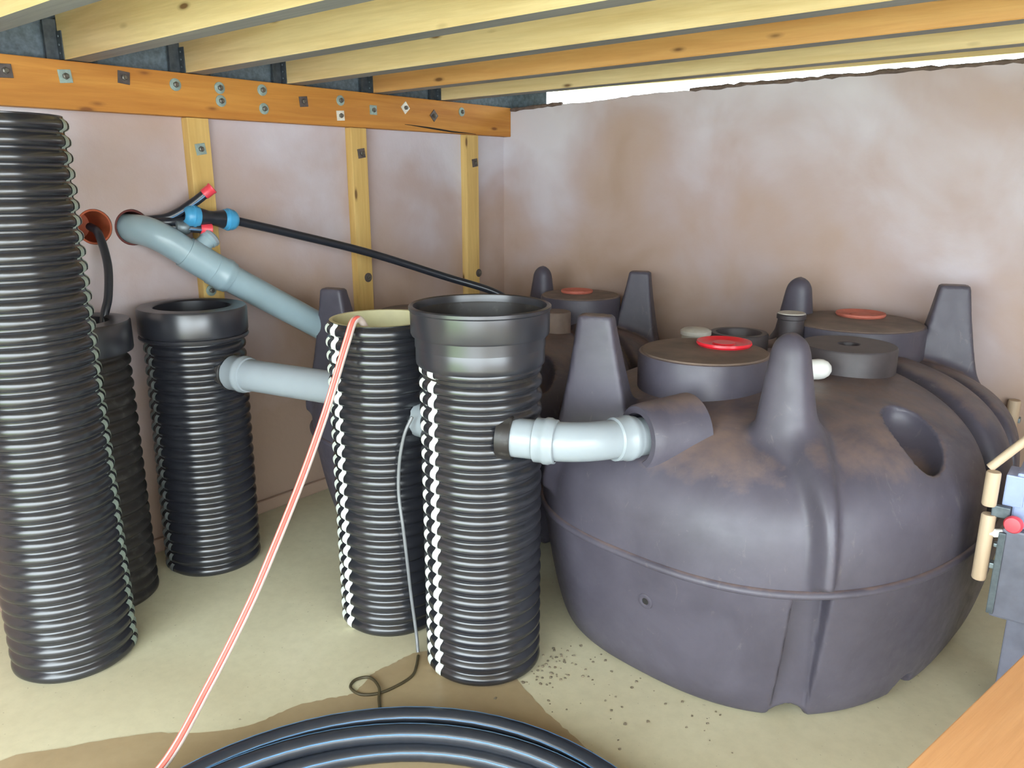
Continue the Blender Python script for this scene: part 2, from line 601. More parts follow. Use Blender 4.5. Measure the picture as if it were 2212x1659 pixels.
# long split near the corner end of the ledger
link('split', tube_me([(0.0255, 1.70, -0.047), (0.0255, 1.85, -0.055), (0.0255, 2.02, -0.066), (0.0255, 2.2, -0.070)], [0.001, 0.004, 0.004, 0.001], 6), 'dark', led)

# battens below the ledger
for (y0, y1), bolts, lab in [((1.622, 1.708), [(1.664, 1.498), (1.652, 0.98)], 'pine batten on left wall behind the red capped pipe ends'),
                             ((2.384, 2.472), [(2.436, 1.50), (2.443, 0.953)], 'middle pine batten on left wall crossed by thin black pipe'),
                             ((3.138, 3.231), [(3.20, 1.47), (3.223, 0.902)], 'pine batten on left wall nearest the corner')]:
    yc = (y0 + y1) / 2
    s = tag(link('wall_batten', box_me(0, 0.04, y0 - yc, y1 - yc, 0.0, 1.607, 0.003), 'stud', loc=(XW + 0.0005, yc, 0.001)), lab, 'batten', 'battens on the left wall')
    for i, (y, z) in enumerate(bolts):
        washer(s, (0.04, y - yc, z), 'square' if i == 0 else 'round', 'washer_pale' if lab.startswith('pine batten on left wall behind') else 'washer_dark', 0.15)

# joists with hangers
def joist_me():
    bm = bmesh.new()
    bmesh.ops.create_cube(bm, size=1)
    for v in bm.verts:
        xx = 0.012 if v.co.x < 0 else XR - XW - 0.005
        v.co = Vector((xx, 0.0 if v.co.y < 0 else 0.078, SL * xx + (0.0 if v.co.z < 0 else 0.199)))
    bmesh.ops.bevel(bm, geom=bm.edges[:], offset=0.003, segments=1, affect='EDGES')
    return mesh_bm(bm)
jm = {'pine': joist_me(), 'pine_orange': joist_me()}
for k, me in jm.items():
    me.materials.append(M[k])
    me.materials.append(M['pine_grey'])      # greyer wood colour on the bottom faces only
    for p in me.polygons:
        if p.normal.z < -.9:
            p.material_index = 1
def hanger_me():
    bm = bmesh.new()
    def bx(x0, x1, y0, y1, z0, z1):
        r = bmesh.ops.create_cube(bm, size=1)
        for v in r['verts']:
            v.co = Vector(((x0 + x1) / 2 + v.co.x * (x1 - x0), (y0 + y1) / 2 + v.co.y * (y1 - y0), (z0 + z1) / 2 + v.co.z * (z1 - z0)))
    bx(0.0, 0.045, -0.0035, -0.0005, 0.0, 0.085)      # side straps
    bx(0.0, 0.045, 0.0785, 0.0815, 0.0, 0.085)
    bx(0.0, 0.012, -0.040, -0.0005, 0.0, 0.120)       # wall flanges
    bx(0.0, 0.012, 0.0785, 0.116, 0.0, 0.120)
    bx(0.004, 0.035, -0.0035, 0.0815, 0.150, 0.1535)
    return mesh_bm(bm)
hm = hanger_me()
hm.materials.append(M['hanger'])
nail_me = lathe_me([(0, 0), (0.0035, 0), (0.003, 0.0015), (0, 0.002)], 8)
nail_me.materials.append(M['galv'])
for y, mat, lab in [(0.84, 'pine', 'pale pine ceiling joist cut off by top left corner'),
                    (1.225, 'pine', 'wide pale pine joist, second from top left corner'),
                    (1.635, 'pine', 'knotty pale pine joist, third from top left corner'),
                    (2.065, 'pine', 'pale pine joist just in front of the orange joist'),
                    (2.52, 'pine_orange', 'orange tinted pine joist with dark knots'),
                    (2.955, 'pine', 'thin looking pine joist nearest the daylight slit'),
                    ]:
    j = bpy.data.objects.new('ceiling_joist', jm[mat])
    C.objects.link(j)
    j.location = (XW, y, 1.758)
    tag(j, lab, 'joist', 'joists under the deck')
    h = bpy.data.objects.new('joist_hanger', hm)
    C.objects.link(h)
    h.parent = j
    h.location = (0.0, 0, 0.001)
    for q in range(3):
        n_ = bpy.data.objects.new('nail', nail_me)
        C.objects.link(n_)
        n_.parent = h
        n_.location = (0.025, -0.0035, 0.02 + 0.025 * q)
        n_.rotation_euler = (PI / 2, 0, 0)

# ================================================================== TWINWALL RISERS
RO, PITCH = 0.17, 0.0405
def riser_profile(h, ro=RO):
    n = int(round(h / PITCH))
    p = h / n
    prof = []
    for i in range(n):
        for k, dr in ((0.0, -0.0125), (0.07, -0.012), (0.16, -0.005), (0.26, -0.0012), (0.42, 0.0), (0.58, -0.0006), (0.72, -0.0035), (0.84, -0.0095), (0.93, -0.0125)):
            prof.append((ro + dr, (i + k) * p))
    prof.append((ro - 0.012, h))
    return prof
def riser(loc, h, label, mat='twin', inner='collar', stripe='mark', stripe_ang=(), tilt=None, ro=RO, inner_depth=None):
    t = thing('corrugated_riser_pipe', label, 'pipe', loc, 0.0, 'upright corrugated pipes')
    prof = riser_profile(h, ro)
    link('corrugated_wall', lathe_me(prof, 72), mat, t)
    ri = ro - 0.024
    link('inner_wall', lathe_me([(ro - 0.013, 0.0), (ri, 0.0), (ri, h), (ri + 0.002, h + 0.001), (ro - 0.012, h + 0.001)], 64), inner, t)
    for ang, wid, valley in stripe_ang:
        V, F = [], []
        na = 4
        per = 9
        n = (len(prof) - 1) // per
        for q, (r, z) in enumerate(prof):
            # paint shifts a little as it runs into the grooves
            k = (q % per)
            sh = 0.0
            for m in range(na + 1):
                a = ang + wid * (m / na - 0.5) / ro + sh
                V.append(((r + 0.0012) * math.cos(a), (r + 0.0012) * math.sin(a), z))
        for q in range(len(prof) - 1):
            k = q % per
            if not valley and k not in (0, 1, 2, 3, 4, 5, 6):
                continue
            if False:
                continue
            for m in range(na):
                b = q * (na + 1) + m
                F.append((b, b + 1, b + na + 2, b + na + 1))
        me = bpy.data.meshes.new('m')
        me.from_pydata(V, [], F)
        link('marking_stripe', me, stripe, t, smooth=True)
    if tilt:
        t.rotation_euler = tilt
    return t
def view_ang(x, y):
    return math.atan2(-y, -x)       # direction from a pipe towards the camera spot

# tall pipe, left foreground
PA = (-2.352, 0.845)
a = view_ang(*PA)
riser((*PA, 0), 1.553, 'tallest corrugated black pipe, in left foreground', stripe='mark_grey', stripe_ang=[(a + math.radians(84), 0.030, True), (a + math.radians(68), 0.026, False)])
# pipe hidden behind the tall one
PB = (-2.625, 1.066)
tb = riser((*PB, 0), 0.885, 'dusty dark corrugated pipe half hidden behind the tallest pipe', mat='twin_matt', ro=0.167)
link('collar_cap', lathe_me([(0.160, 0.86), (0.178, 0.86), (0.180, 0.866), (0.180, 0.952), (0.176, 0.958), (0.125, 0.960), (0.118, 0.955), (0.118, 0.80)], 72), 'collar', tb)
# short pipe with a collar, fed by grey pipe
PC = (-2.588, 1.454)
a = view_ang(*PC)
tc_ = riser((*PC, 0), 0.89, 'short corrugated pipe with wide black ring collar, beside batten', stripe='mark_dim', stripe_ang=[(a - math.radians(76), 0.028, True), (a - math.radians(61), 0.020, False)])
link('collar_cap', lathe_me([(0.160, 0.87), (0.176, 0.87), (0.180, 0.874), (0.182, 0.882), (0.182, 0.958), (0.178, 0.965), (0.135, 0.967), (0.128, 0.962), (0.126, 0.80)], 72), 'collar', tc_)
tc_.rotation_euler = (math.radians(-0.5), math.radians(0.7), 0)
link('collar_lip', lathe_me([(0.165, 0.855), (0.180, 0.857), (0.183, 0.863), (0.180, 0.870), (0.165, 0.871)], 72), 'collar', tc_)
# middle pipe, open, cream inside, hose over its rim
PD = (-1.767, 1.611)
a = view_ang(*PD)
riser((*PD, 0), 0.988, 'open corrugated pipe with cream inside and a hose over its rim', inner='cream_in', stripe_ang=[(a - math.radians(77), 0.030, False), (a - math.radians(58), 0.027, True)])
# front centre pipe with two tier collar
PE_ = (-1.37, 1.602)
a = view_ang(*PE_)
te = riser((*PE_, 0), 0.925, 'front centre corrugated pipe with two tier smooth black collar', stripe_ang=[(a - math.radians(71), 0.028, False), (a - math.radians(51), 0.025, True)])
link('lower_collar', lathe_me([(0.158, 0.912), (0.170, 0.908), (0.175, 0.914), (0.176, 0.925), (0.1755, 0.985), (0.172, 0.990), (0.17, 0.992), (0.162, 0.99), (0.160, 0.90)], 80), 'collar', te)
link('shade_liner', lathe_me([(0.1765, 1.05), (0.1735, 1.04), (0.1730, 0.95), (0.1615, 0.94), (0.1590, 0.88)], 64), 'twin_matt', te)  # added matt ring, stands in for the shade inside the collar
link('upper_collar', lathe_me([(0.172, 0.990), (0.185, 0.991), (0.188, 0.997), (0.1885, 1.056), (0.192, 1.060), (0.192, 1.068), (0.187, 1.071), (0.180, 1.069), (0.1775, 1.058), (0.1775, 0.96)], 80), 'collar', te)

# ================================================================== TANKS
A_, B_, ZS, HT, NEXP = .875, .648, .415, .378, 2.6
def smin(a, b, k):
    h = np.clip(.5 + .5 * (b - a) / k, 0, 1)
    return b + (a - b) * h - k * h * (1 - h)
def smax(a, b, k):
    return -smin(-a, -b, k)
def sd_body(x, y, z):
    n, m = NEXP, 3.3
    q = np.abs(x / B_) ** n + np.abs(y / A_) ** n + 1e-9
    up = np.clip((z - ZS) / HT, 0, None)
    gu = ((q ** (m / n) + up ** m) ** (1 / m) - 1) * HT * 1.2
    s = .885 + .115 * np.clip(z / ZS, 0, 1) ** .6
    gl = (q ** (1 / n) - s) * B_
    g = np.where(z > ZS, gu, gl)
    # two hoop grooves across the rear half
    msk = np.clip((z - .43) / .06, 0, 1)
    for off in (0.42, 0.66):
        yg = off - .70 * np.abs(x)
        g = g + .030 * msk * np.exp(-((y - yg) / .030) ** 2)
    # broad swelling of the band between the grooves
    g = g - .012 * msk * np.exp(-((y - (.54 - .70 * np.abs(x))) / .075) ** 2)
    # corner channels below the seam (front right and rear left)
    for s_ in (1, -1):
        xx, yy = x * s_, y * s_
        tn = np.array([.717, .697]); nr = np.array([.697, -.717])
        cx, cy = .432 + .0, -.708
        u = (xx - cx) * tn[0] + (yy - cy) * tn[1]
        w = (xx - cx) * nr[0] + (yy - cy) * nr[1]
        sh = .03 * (1 - z / .42)
        u = u + sh * .2
        bx = np.maximum(np.maximum(np.abs(u) - .046, -w - .030 - .03 * (1 - np.clip(z / .42, 0, 1))), z - .40)
        g = smax(g, -bx, .008)
        # notches in the foot
        e = np.sqrt((u / .05) ** 2 + ((w + .05) / .20) ** 2 + (z / .045) ** 2) - 1
        g = smax(g, -e * .045, .01)
        e2 = np.sqrt(((yy + .335) / .05) ** 2 + ((xx - .56) / .20) ** 2 + (z / .06) ** 2) - 1
        g = smax(g, -e2 * .05, .01)
        # lifting pocket on the shoulder
        c0 = np.array([.480, -.262, .715]); ax = np.array([.157, -.193, -.092]); ax = ax / np.linalg.norm(ax)
        dx, dy, dz = xx - c0[0], yy - c0[1], z - c0[2]
        al = dx * ax[0] + dy * ax[1] + dz * ax[2]
        r2 = dx * dx + dy * dy + dz * dz - al * al
        e3 = np.sqrt((al / .14) ** 2 + r2 / .075 ** 2 + 1e-9) - 1
        g = smax(g, -e3 * .06, .008)
        # rib running down from the rounded lug to the seam
        u = (xx - .385) * .72 + (yy + .640) * .69
        mk = np.clip((z - .425) / .03, 0, 1) * np.clip((.90 - z) / .05, 0, 1) * np.clip((xx - .16) / .08, 0, 1) * (yy < 0)
        wd = .026 + .050 * np.clip((z - .55) / .25, 0, 1) ** 2
        g = g - .032 * mk * np.exp(-np.abs(u / wd) ** 3)
    return smax(g, -z, .02)
def sd_flat(x, y, z, s_):
    x, y = x * s_, y * s_
    h = np.clip((1.02 - z) / .27, 0, 1.8)
    hx = .050 + .036 * h + .012 * h * h
    hy = .030 + .030 * h
    dx, dy = x + .26, y + .715 - .02 * h
    u, w = dx * .91 + dy * .42, -dx * .42 + dy * .91
    d = smax(np.abs(u) - hx, np.abs(w) - hy, .015)
    return smax(smax(d, z - 1.02, .012), .50 - z, .01)
def sd_round(x, y, z, s_):
    x, y = x * s_, y * s_
    h = np.clip((1.02 - z) / .27, 0, 1.8)
    hx = .040 + .040 * h
    hy = .034 + .034 * h
    d = (((np.abs(x - .255 - .012 * h) / hx) ** 2.6 + (np.abs(y + .56 + .01 * h) / hy) ** 2.6 + 1e-9) ** (1 / 2.6) - 1) * hy
    return smax(smax(d, z - 1.022, .06), .55 - z, .01)
LUGS = [lambda x, y, z: sd_flat(x, y, z, 1), lambda x, y, z: sd_round(x, y, z, 1), lambda x, y, z: sd_round(x, y, z, -1), lambda x, y, z: sd_flat(x, y, z, -1)]
def sd_tank(x, y, z):
    d = sd_body(x, y, z)
    for L in LUGS:
        d = smin(d, L(x, y, z), .035)
    return d
def surface_nets(fn, lo, hi, h):
    ax = [np.arange(l, u, h) for l, u in zip(lo, hi)]
    X, Y, Z = np.meshgrid(*ax, indexing='ij')
    D = fn(X, Y, Z)
    S = D < 0
    nx, ny, nz = D.shape
    cnt = np.zeros((nx - 1, ny - 1, nz - 1), np.float64)
    acc = np.zeros((nx - 1, ny - 1, nz - 1, 3))
    cor = [(i, j, k) for i in (0, 1) for j in (0, 1) for k in (0, 1)]
    sl = lambda c: tuple(slice(o, o + n - 1) for o, n in zip(c, (nx, ny, nz)))
    for a in cor:
        for d in range(3):
            if a[d]:
                continue
            b = list(a); b[d] = 1
            da, db = D[sl(a)], D[sl(tuple(b))]
            cr = (da < 0) != (db < 0)
            t = np.where(cr, da / np.where(cr, da - db, 1), 0)
            for e in range(3):
                acc[..., e] += np.where(cr, a[e] + (t if e == d else 0), 0)
            cnt += cr
    act = cnt > 0
    idx = -np.ones(act.shape, np.int64)
    idx[act] = np.arange(act.sum())
    cells = np.argwhere(act)
    V = (cells + acc[act] / cnt[act][:, None]) * h + np.array(lo)
    Q = []
    for d in range(3):
        a_, b_ = [(1, 2), (2, 0), (0, 1)][d]
        s0 = [slice(1, -1)] * 3; s0[d] = slice(0, -1)
        s1 = [slice(1, -1)] * 3; s1[d] = slice(1, None)
        A0, A1 = S[tuple(s0)], S[tuple(s1)]
        for flip, m in ((False, A0 & ~A1), (True, ~A0 & A1)):
            g = np.argwhere(m)
            o = np.array([1, 1, 1]); o[d] = 0
            g = g + o
            q = []
            for da, db in ((-1, -1), (0, -1), (0, 0), (-1, 0)):
                gg = g.copy(); gg[:, a_] += da; gg[:, b_] += db
                q.append(idx[gg[:, 0], gg[:, 1], gg[:, 2]])
            q = np.stack(q, 1)
            Q.append(q[:, ::-1] if flip else q)
    return V, np.concatenate(Q)
def grad(fn, V, e=0.003):
    G = np.zeros_like(V)
    for i in range(3):
        d = np.zeros(3); d[i] = e
        G[:, i] = fn(*(V + d).T) - fn(*(V - d).T)
    return G / (2 * e)
tv, tq = surface_nets(sd_tank, (-.72, -.95, -.06), (.72, .95, 1.08), .0115)
for _ in range(3):
    g_ = grad(sd_tank, tv)
    d_ = sd_tank(*tv.T)
    tv = tv - np.clip(d_ / np.maximum((g_ ** 2).sum(1), .05), -.004, .004)[:, None] * g_
tn_ = grad(sd_tank, tv, .005)
tn_ /= np.maximum(np.linalg.norm(tn_, axis=1), 1e-6)[:, None]
dl = np.stack([L(*tv.T) for L in LUGS], 1)
own = np.where((dl.min(1) < sd_body(*tv.T) - .002) & (tv[:, 2] > .66), dl.argmin(1) + 1, 0)
fo = own[tq].min(1)
tank_parts = []
for k in range(5):
    q = tq[fo == k]
    u, inv = np.unique(q, return_inverse=True)
    me = bpy.data.meshes.new('m')
    me.from_pydata(tv[u].tolist(), [], inv.reshape(-1, 4).tolist())
    me.polygons.foreach_set('use_smooth', [True] * len(me.polygons))
    me.normals_split_custom_set_from_vertices(tn_[u].tolist())
    me.materials.append(M['tank'])
    tank_parts.append(me)
# seam flange: a small ledge all the way round
def seam_me():
    V, F = [], []
    N = 180
    sec = [(-.010, .012), (.006, .010), (.013, .002), (.012, -.006), (.003, -.012), (-.010, -.013)]
    for i in range(N):
        a = 2 * PI * i / N
        c, s = math.cos(a), math.sin(a)
        e = 2 / NEXP
        x = B_ * math.copysign(abs(c) ** e, c)
        y = A_ * math.copysign(abs(s) ** e, s)
        nx = math.copysign(abs(x / B_) ** (NEXP - 1), x) / B_
        ny = math.copysign(abs(y / A_) ** (NEXP - 1), y) / A_
        l = math.hypot(nx, ny)
        for r, z in sec:
            V.append((x + nx / l * r, y + ny / l * r, ZS + z))
    k = len(sec)
    for i in range(N):
        for j in range(k):
            a, b = i * k, ((i + 1) % N) * k
            F.append((a + j, a + (j + 1) % k, b + (j + 1) % k, b + j))
    me = bpy.data.meshes.new('m')
    me.from_pydata(V, [], F)
    me.polygons.foreach_set('use_smooth', [True] * len(me.polygons))
    me.materials.append(M['tank'])
    return me
seam = seam_me()
def dome_z(x, y):
    lo_, hi_ = .2, 1.0
    for _ in range(40):
        m = (lo_ + hi_) / 2
        if float(sd_body(np.float64(x), np.float64(y), np.float64(m))) < 0:
            lo_ = m
        else:
            hi_ = m
    return lo_
def drum(parent, x, y, r, ztop, name='turret', lid_mat='dusty_lid', bead=True):
    """cylindrical neck rising out of the dome, with a flat lid"""
    z0 = min(dome_z(x + r * math.cos(t), y + r * math.sin(t)) for t in np.linspace(0, 2 * PI, 16)) - .01
    nk = link(name, lathe_me([(r * .99, z0), (r * 1.0, ztop - .012), (r * .985, ztop - .003), (r * .96, ztop - .001), (r * .90, ztop - .001)], 64), 'tank', parent, (x, y, 0))
    ld = link('lid', lathe_me([(r * .955, ztop - .006), (r * .955, ztop), (r * .94, ztop + .003), (r * .5, ztop + .004), (0, ztop + .004)], 64), lid_mat, nk)
    return nk, ld
def tank(loc, rot, scale, label, extra):
    t = thing('septic_tank', label, 'tank', loc, math.radians(rot), 'buried style plastic tanks')
    t.scale = scale
    for k, me in enumerate(tank_parts):
        o = bpy.data.objects.new('body' if k == 0 else 'lifting_lug', me)
        C.objects.link(o)
        o.parent = t
    o = bpy.data.objects.new('seam_flange', seam)
    C.objects.link(o)
    o.parent = t
    extra(t)
    return t
def red_cap(parent, x, y, z, r, mat):
    return link('inspection_cap', lathe_me([(r * .96, z - .001), (r * 1.02, z + .006), (r, z + .013), (r * .94, z + .013), (r * .82, z + .005), (r * .45, z + .004), (r * .40, z + .009), (0, z + .009)], 48), mat, parent, (x, y, 0))
def inlet(t, x, y, z, d, r=.062):
    d = Vector(d).normalized()
    o = link('inlet_boss', lathe_me([(r * 1.75, -.16), (r * 1.52, -.02), (r * 1.46, .004), (r * 1.38, .011), (r * 1.10, .012), (r * 1.04, .006), (r * 1.04, -.08)], 40), 'tank', t)
    align(o, (x, y, z), d)
    return o
def extra1(t):
    nk, ld = drum(t, -.12, -.352, .203, .878)
    red_cap(ld, .005, .118 - .01, .882, .085, 'red')
    nk, ld = drum(t, -.012, .535, .245, .872)
    c = red_cap(ld, -.03, .12, .876, .09, 'red_dusty')
    # flange plate with a centre hole, between the turrets
    f_ = link('flange_plate', lathe_me([(.150, dome_z(.13, .12) - .04), (.150, .862), (.146, .868), (.036, .869), (.033, .866), (.032, .845), (.006, .845), (0, .852)], 56), 'tank_dark', t, (.135, .12, 0))
    # open vent ring on the left shoulder
    link('vent_ring', lathe_me([(.105, .72), (.105, .846), (.100, .852), (.082, .852), (.078, .846), (.078, .74), (0, .74)], 48), 'tank_dark', t, (-.27, .13, 0))
    link('grey_cap', lathe_me([(.05, .70), (.05, .845), (.055, .848), (.055, .862), (.046, .868), (0, .869)], 32), 'pale', t, (-.37, -.0, 0))
    k = link('plug', lathe_me([(.046, .76), (.046, .895), (.052, .898), (.052, .912), (.048, .916), (0, .917)], 32), 'tank_dark', t, (-.148, .285, 0))
    link('plug_top', lathe_me([(.050, .9165), (.046, .920), (0, .920)], 32), 'pale', k)
    b = link('vent_stub', lathe_me([(.030, -.05), (.032, .012), (.030, .028), (.022, .042), (.010, .050), (0, .051)], 28), 'white', t)
    align(b, (.135, -.13, .825), (.9, .25, .15))
    inlet(t, -.040, -.785, .718, (-.34, -.95, .03))
    h = link('drain_boss', lathe_me([(.026, -.012), (.022, .006), (.016, .008), (.010, .006), (.009, -.004)], 24), 'tank', t)
    align(h, (.05, -.852, .29), (.03, -1, -.08))
    hh = link('drain_hole', lathe_me([(.0, .004), (.0095, .0045)], 24), 'dark', h)
def extra2(t):
    nk, ld = drum(t, -.12, -.352, .203, .90)
    red_cap(ld, .02, .10, .904, .085, 'red')
    nk, ld = drum(t, .03, .535, .20, .898)
    red_cap(ld, -.05, .03, .902, .08, 'red_dusty')
    link('flange_plate', lathe_me([(.072, .74), (.072, .872), (.068, .878), (0, .880)], 40), 'dusty_lid', t, (.20, .16, 0))
    inlet(t, -.42, -.66, .62, (-.3, -1, .35))
tank((-.851, 2.585, 0.0), -6.7, (1, 1, 1), 'nearest bulbous black plastic tank with bright red cap, on right', extra1)
tank((-2.150, 2.645, 0.0), -7.5, (.952, .94, .956), 'black plastic tank behind the corrugated pipes, against left wall', extra2)

# ================================================================== PIPEWORK
def soil_pipe(name, label, path, r, mat, sockets, rad=0.12):
    """sockets: list of (index position along smoothed path 0..1, length)"""
    t = thing(name, label, 'pipe', path[0])
    o0 = Vector(path[0])
    P = [p - o0 for p in fillet_path(path, rad, 10)]
    link('pipe_run', tube_me(P, r, 32), mat, t)
    return t, o0
def socket(t, o0, p, d, r, ln, mat):
    prof = [(r + .0005, -ln / 2), (r + .006, -ln / 2 + .002), (r + .007, -ln / 2 + .012), (r + .010, -ln / 2 + .018), (r + .010, -ln / 2 + .030), (r + .0065, -ln / 2 + .036), (r + .0065, ln / 2 - .004), (r + .0005, ln / 2)]
    o = link('socket', lathe_me(prof, 40), mat, t)
    align(o, Vector(p) - o0, d)
    return o
# centre pipe -> near tank
pth = [(-1.244, 1.545, .737), (-1.072, 1.614, .734), (-.972, 1.835, .718)]
t, o0 = soil_pipe('soil_pipe', 'pale grey elbow pipe joining front centre pipe to the near tank', pth, .052, 'pvc', [], .11)
d1 = Vector(pth[1]) - Vector(pth[0]); d2 = Vector(pth[2]) - Vector(pth[1])
socket(t, o0, Vector(pth[0]) + d1 * .62, -d1, .052, .06, 'pvc')
socket(t, o0, Vector(pth[1]) + d2 * .66, -d2, .052, .07, 'pvc')
def seal(t, o0, p, d, r=.052):
    o = link('rubber_seal', lathe_me([(r - .004, -.032), (r + .009, -.032), (r + .009, .002), (r + .006, .006), (r + .002, .006), (r + .0005, .003)], 36), 'twin_matt', t)
    return align(o, Vector(p) - o0, d)
seal(t, o0, (-1.222, 1.5541, .7365), d1)
# short pipe between the collared pipe and the middle pipe
pth = [(-2.43, 1.49, .742), (-1.92, 1.585, .742)]
t, o0 = soil_pipe('soil_pipe', 'short pale grey pipe between collared pipe and middle pipe', pth, .054, 'pvc', [])
d1 = Vector(pth[1]) - Vector(pth[0])
socket(t, o0, Vector(pth[0]) + d1 * .11, -d1, .054, .08, 'pvc')
seal(t, o0, Vector(pth[0]) + d1 * .012, d1, .054)
# stub between middle and front pipes
pth = [(-1.61, 1.607, .70), (-1.53, 1.604, .70)]
t, o0 = soil_pipe('soil_pipe', 'short white pipe glimpsed between the two middle corrugated pipes', pth, .054, 'pvc', [])
# grey pipe from wall hole down to the far tank
pth = [(-2.86, 1.396, 1.224), (-2.715, 1.418, 1.218), (-2.655, 1.62, 1.065), (-2.555, 2.02, .800)]
t, o0 = soil_pipe('soil_pipe', 'blue grey waste pipe sloping from wall hole down to far tank', pth, .052, 'pvc_blue', [], .10)
d2 = Vector(pth[2]) - Vector(pth[1]); d3 = Vector(pth[3]) - Vector(pth[2])
link('coupling', tube_me([Vector(p) - o0 for p in (Vector(pth[1]) + d2 * .50, Vector(pth[2]) + d3 * .02)], .0575, 32), 'pvc_blue', t)
socket(t, o0, Vector(pth[2]) + d3 * .03, -d3, .053, .075, 'pvc_blue')
br = link('branch_boss', lathe_me([(.030, 0), (.030, .075), (.034, .078), (.034, .100), (.030, .104), (0, .104)], 32), 'pvc_blue', t)
align(br, Vector((-2.685, 1.545, 1.13)) - o0, (.05, .75, .55))
link('cap_rim', lathe_me([(.034, .088), (.037, .090), (.037, .098), (.034, .10)], 32), 'pvc', br)
# sleeves in the wall
for (hy, hz, hr), lab in zip(HOLES, ('terracotta duct end in left wall beside tallest pipe', 'dark terracotta duct in left wall around grey waste pipe')):
    o = link('wall_duct', lathe_me([(hr - .001, 0), (hr - .001, .149), (hr - .003, .151), (hr - .006, .151), (hr - .008, .149), (hr - .009, 0), (0, 0)], 40), 'terracotta' if 'dark' not in lab else 'duct_dark')
    align(o, (XW - .15, hy, hz), (1, 0, 0))
    tag(o, lab, 'duct')
# blue/black fitting and thin black pipes out of the duct
t = thing('pipe_tee', 'black and blue plastic tee fitting between red capped pipes', 'fitting', (-2.69, 1.64, 1.252))
ax = Vector((.12, .985, -.12)).normalized()
cpos = Vector((-2.69, 1.635, 1.255))
bd = link('tee_body', lathe_me([(0, -.055), (.030, -.055), (.034, -.045), (.026, -.01), (.026, .01), (.034, .045), (.030, .055), (0, .055)], 32), 'mdpe', t)
align(bd, cpos - t.location, ax)
for s in (-1, 1):
    n_ = link('compression_nut', lathe_me([(.018, .0), (.036, .0), (.038, .008), (.038, .036), (.032, .046), (.026, .052), (.018, .054)], 18), 'blue', t)
    align(n_, cpos + ax * s * .047 - t.location, ax * s)
    r_ = link('grip_ring', lathe_me([(.037, .012), (.041, .014), (.041, .022), (.037, .024)], 18), 'blue', n_)
P = smooth_path([cpos + ax * .08, (-2.655, 1.95, 1.185), (-2.60, 2.31, 1.085), (-2.45, 2.62, .965), (-2.30, 2.80, .885), (-2.22, 2.88, .80)], 10)
p_ = link('black_water_pipe', tube_me([q - P[0] for q in P], .0165, 16), 'mdpe', loc=P[0])
tag(p_, 'long thin black pipe from blue fitting down behind centre pipe', 'pipe')
P2 = smooth_path([(-2.78, 1.43, 1.245), (-2.73, 1.48, 1.245), (-2.715, 1.55, 1.25), cpos - ax * .08], 8)
p_ = link('black_water_pipe', tube_me([q - P2[0] for q in P2], .0165, 16), 'mdpe', loc=P2[0])
tag(p_, 'short black pipe from wall duct into blue fitting', 'pipe')
for pts_, lab in [([(-2.785, 1.425, 1.250), (-2.735, 1.50, 1.262), (-2.70, 1.58, 1.312), (-2.67, 1.625, 1.352)], 'black pipe stub with coral red cap pointing upward'),
                  ([(-2.785, 1.43, 1.235), (-2.73, 1.50, 1.228), (-2.70, 1.56, 1.222), (-2.685, 1.61, 1.2165)], 'black pipe stub with coral red cap below blue fitting')]:
    P = smooth_path(pts_, 8)
    t = thing('capped_pipe', lab, 'pipe', P[0], 0, 'red capped pipe stubs')
    link('pipe_run', tube_me([q - P[0] for q in P], .0165, 16), 'mdpe', t)
    ln = smooth_path([Vector(q) + Vector((.0155, -.006, -.004)) for q in pts_], 8)
    link('blue_line', tube_me([q - P[0] for q in ln], .0025, 6), 'stripe', t)
    e = link('end_cap', lathe_me([(.0175, -.022), (.0195, -.020), (.0195, .010), (.021, .012), (.021, .018), (.013, .018), (.012, .006), (0, .006)], 24), 'red_pink', t)
    align(e, P[-1] - P[0], P[-1] - P[-4])
# tape wrap holding the lower stub
tp = link('tape_wrap', lathe_me([(.018, -.03), (.026, -.026), (.024, -.008), (.028, .004), (.023, .020), (.018, .026)], 16), 'galv')
align(tp, (-2.713, 1.535, 1.225), (.2, 1, -.1))
tag(tp, 'crumpled grey tape wrapped round the lower capped stub', 'tape')
# black hose from first duct into the hidden pipe
P = smooth_path([(-2.84, 1.268, 1.236), (-2.77, 1.262, 1.215), (-2.70, 1.247, 1.12), (-2.665, 1.22, 1.02), (-2.65, 1.19, .95), (-2.64, 1.15, .80)], 10)
p_ = link('black_hose', tube_me([q - P[0] for q in P], .0135, 14), 'mdpe', loc=P[0])
tag(p_, 'dark hose curving from wall duct into the half hidden pipe', 'hose')

# clear hose with coral stripe over the rim of the middle pipe
pts_ = [(-1.735, 1.60, .62), (-1.732, 1.56, .86), (-1.722, 1.50, .985), (-1.706, 1.452, 1.010), (-1.700, 1.415, .955), (-1.705, 1.37, .85), (-1.712, 1.33, .754), (-1.705, 1.24, .605),
        (-1.680, 1.12, .455), (-1.668, 1.02, .326), (-1.652, .88, .175), (-1.612, .72, .060), (-1.635, .60, .020), (-1.72, .42, .0115), (-1.86, .15, .0115)]
P = smooth_path(pts_, 8)
t = thing('water_hose', 'milky hose with coral stripe hanging from middle pipe to floor', 'hose', (-1.7, 1.45, 0))
link('hose_wall', tube_me([q - t.location for q in P], .0105, 14), 'hose', t)
S = smooth_path([Vector(q) + Vector((.0065, -.0055, .0055)) for q in pts_], 8)
link('coral_stripe', tube_me([q - t.location for q in S], .0050, 10), 'hose_red', t)
S = smooth_path([Vector(q) + Vector((-.0075, -.004, .004)) for q in pts_], 8)
link('coral_stripe', tube_me([q - t.location for q in S], .0028, 8), 'hose_red', t)

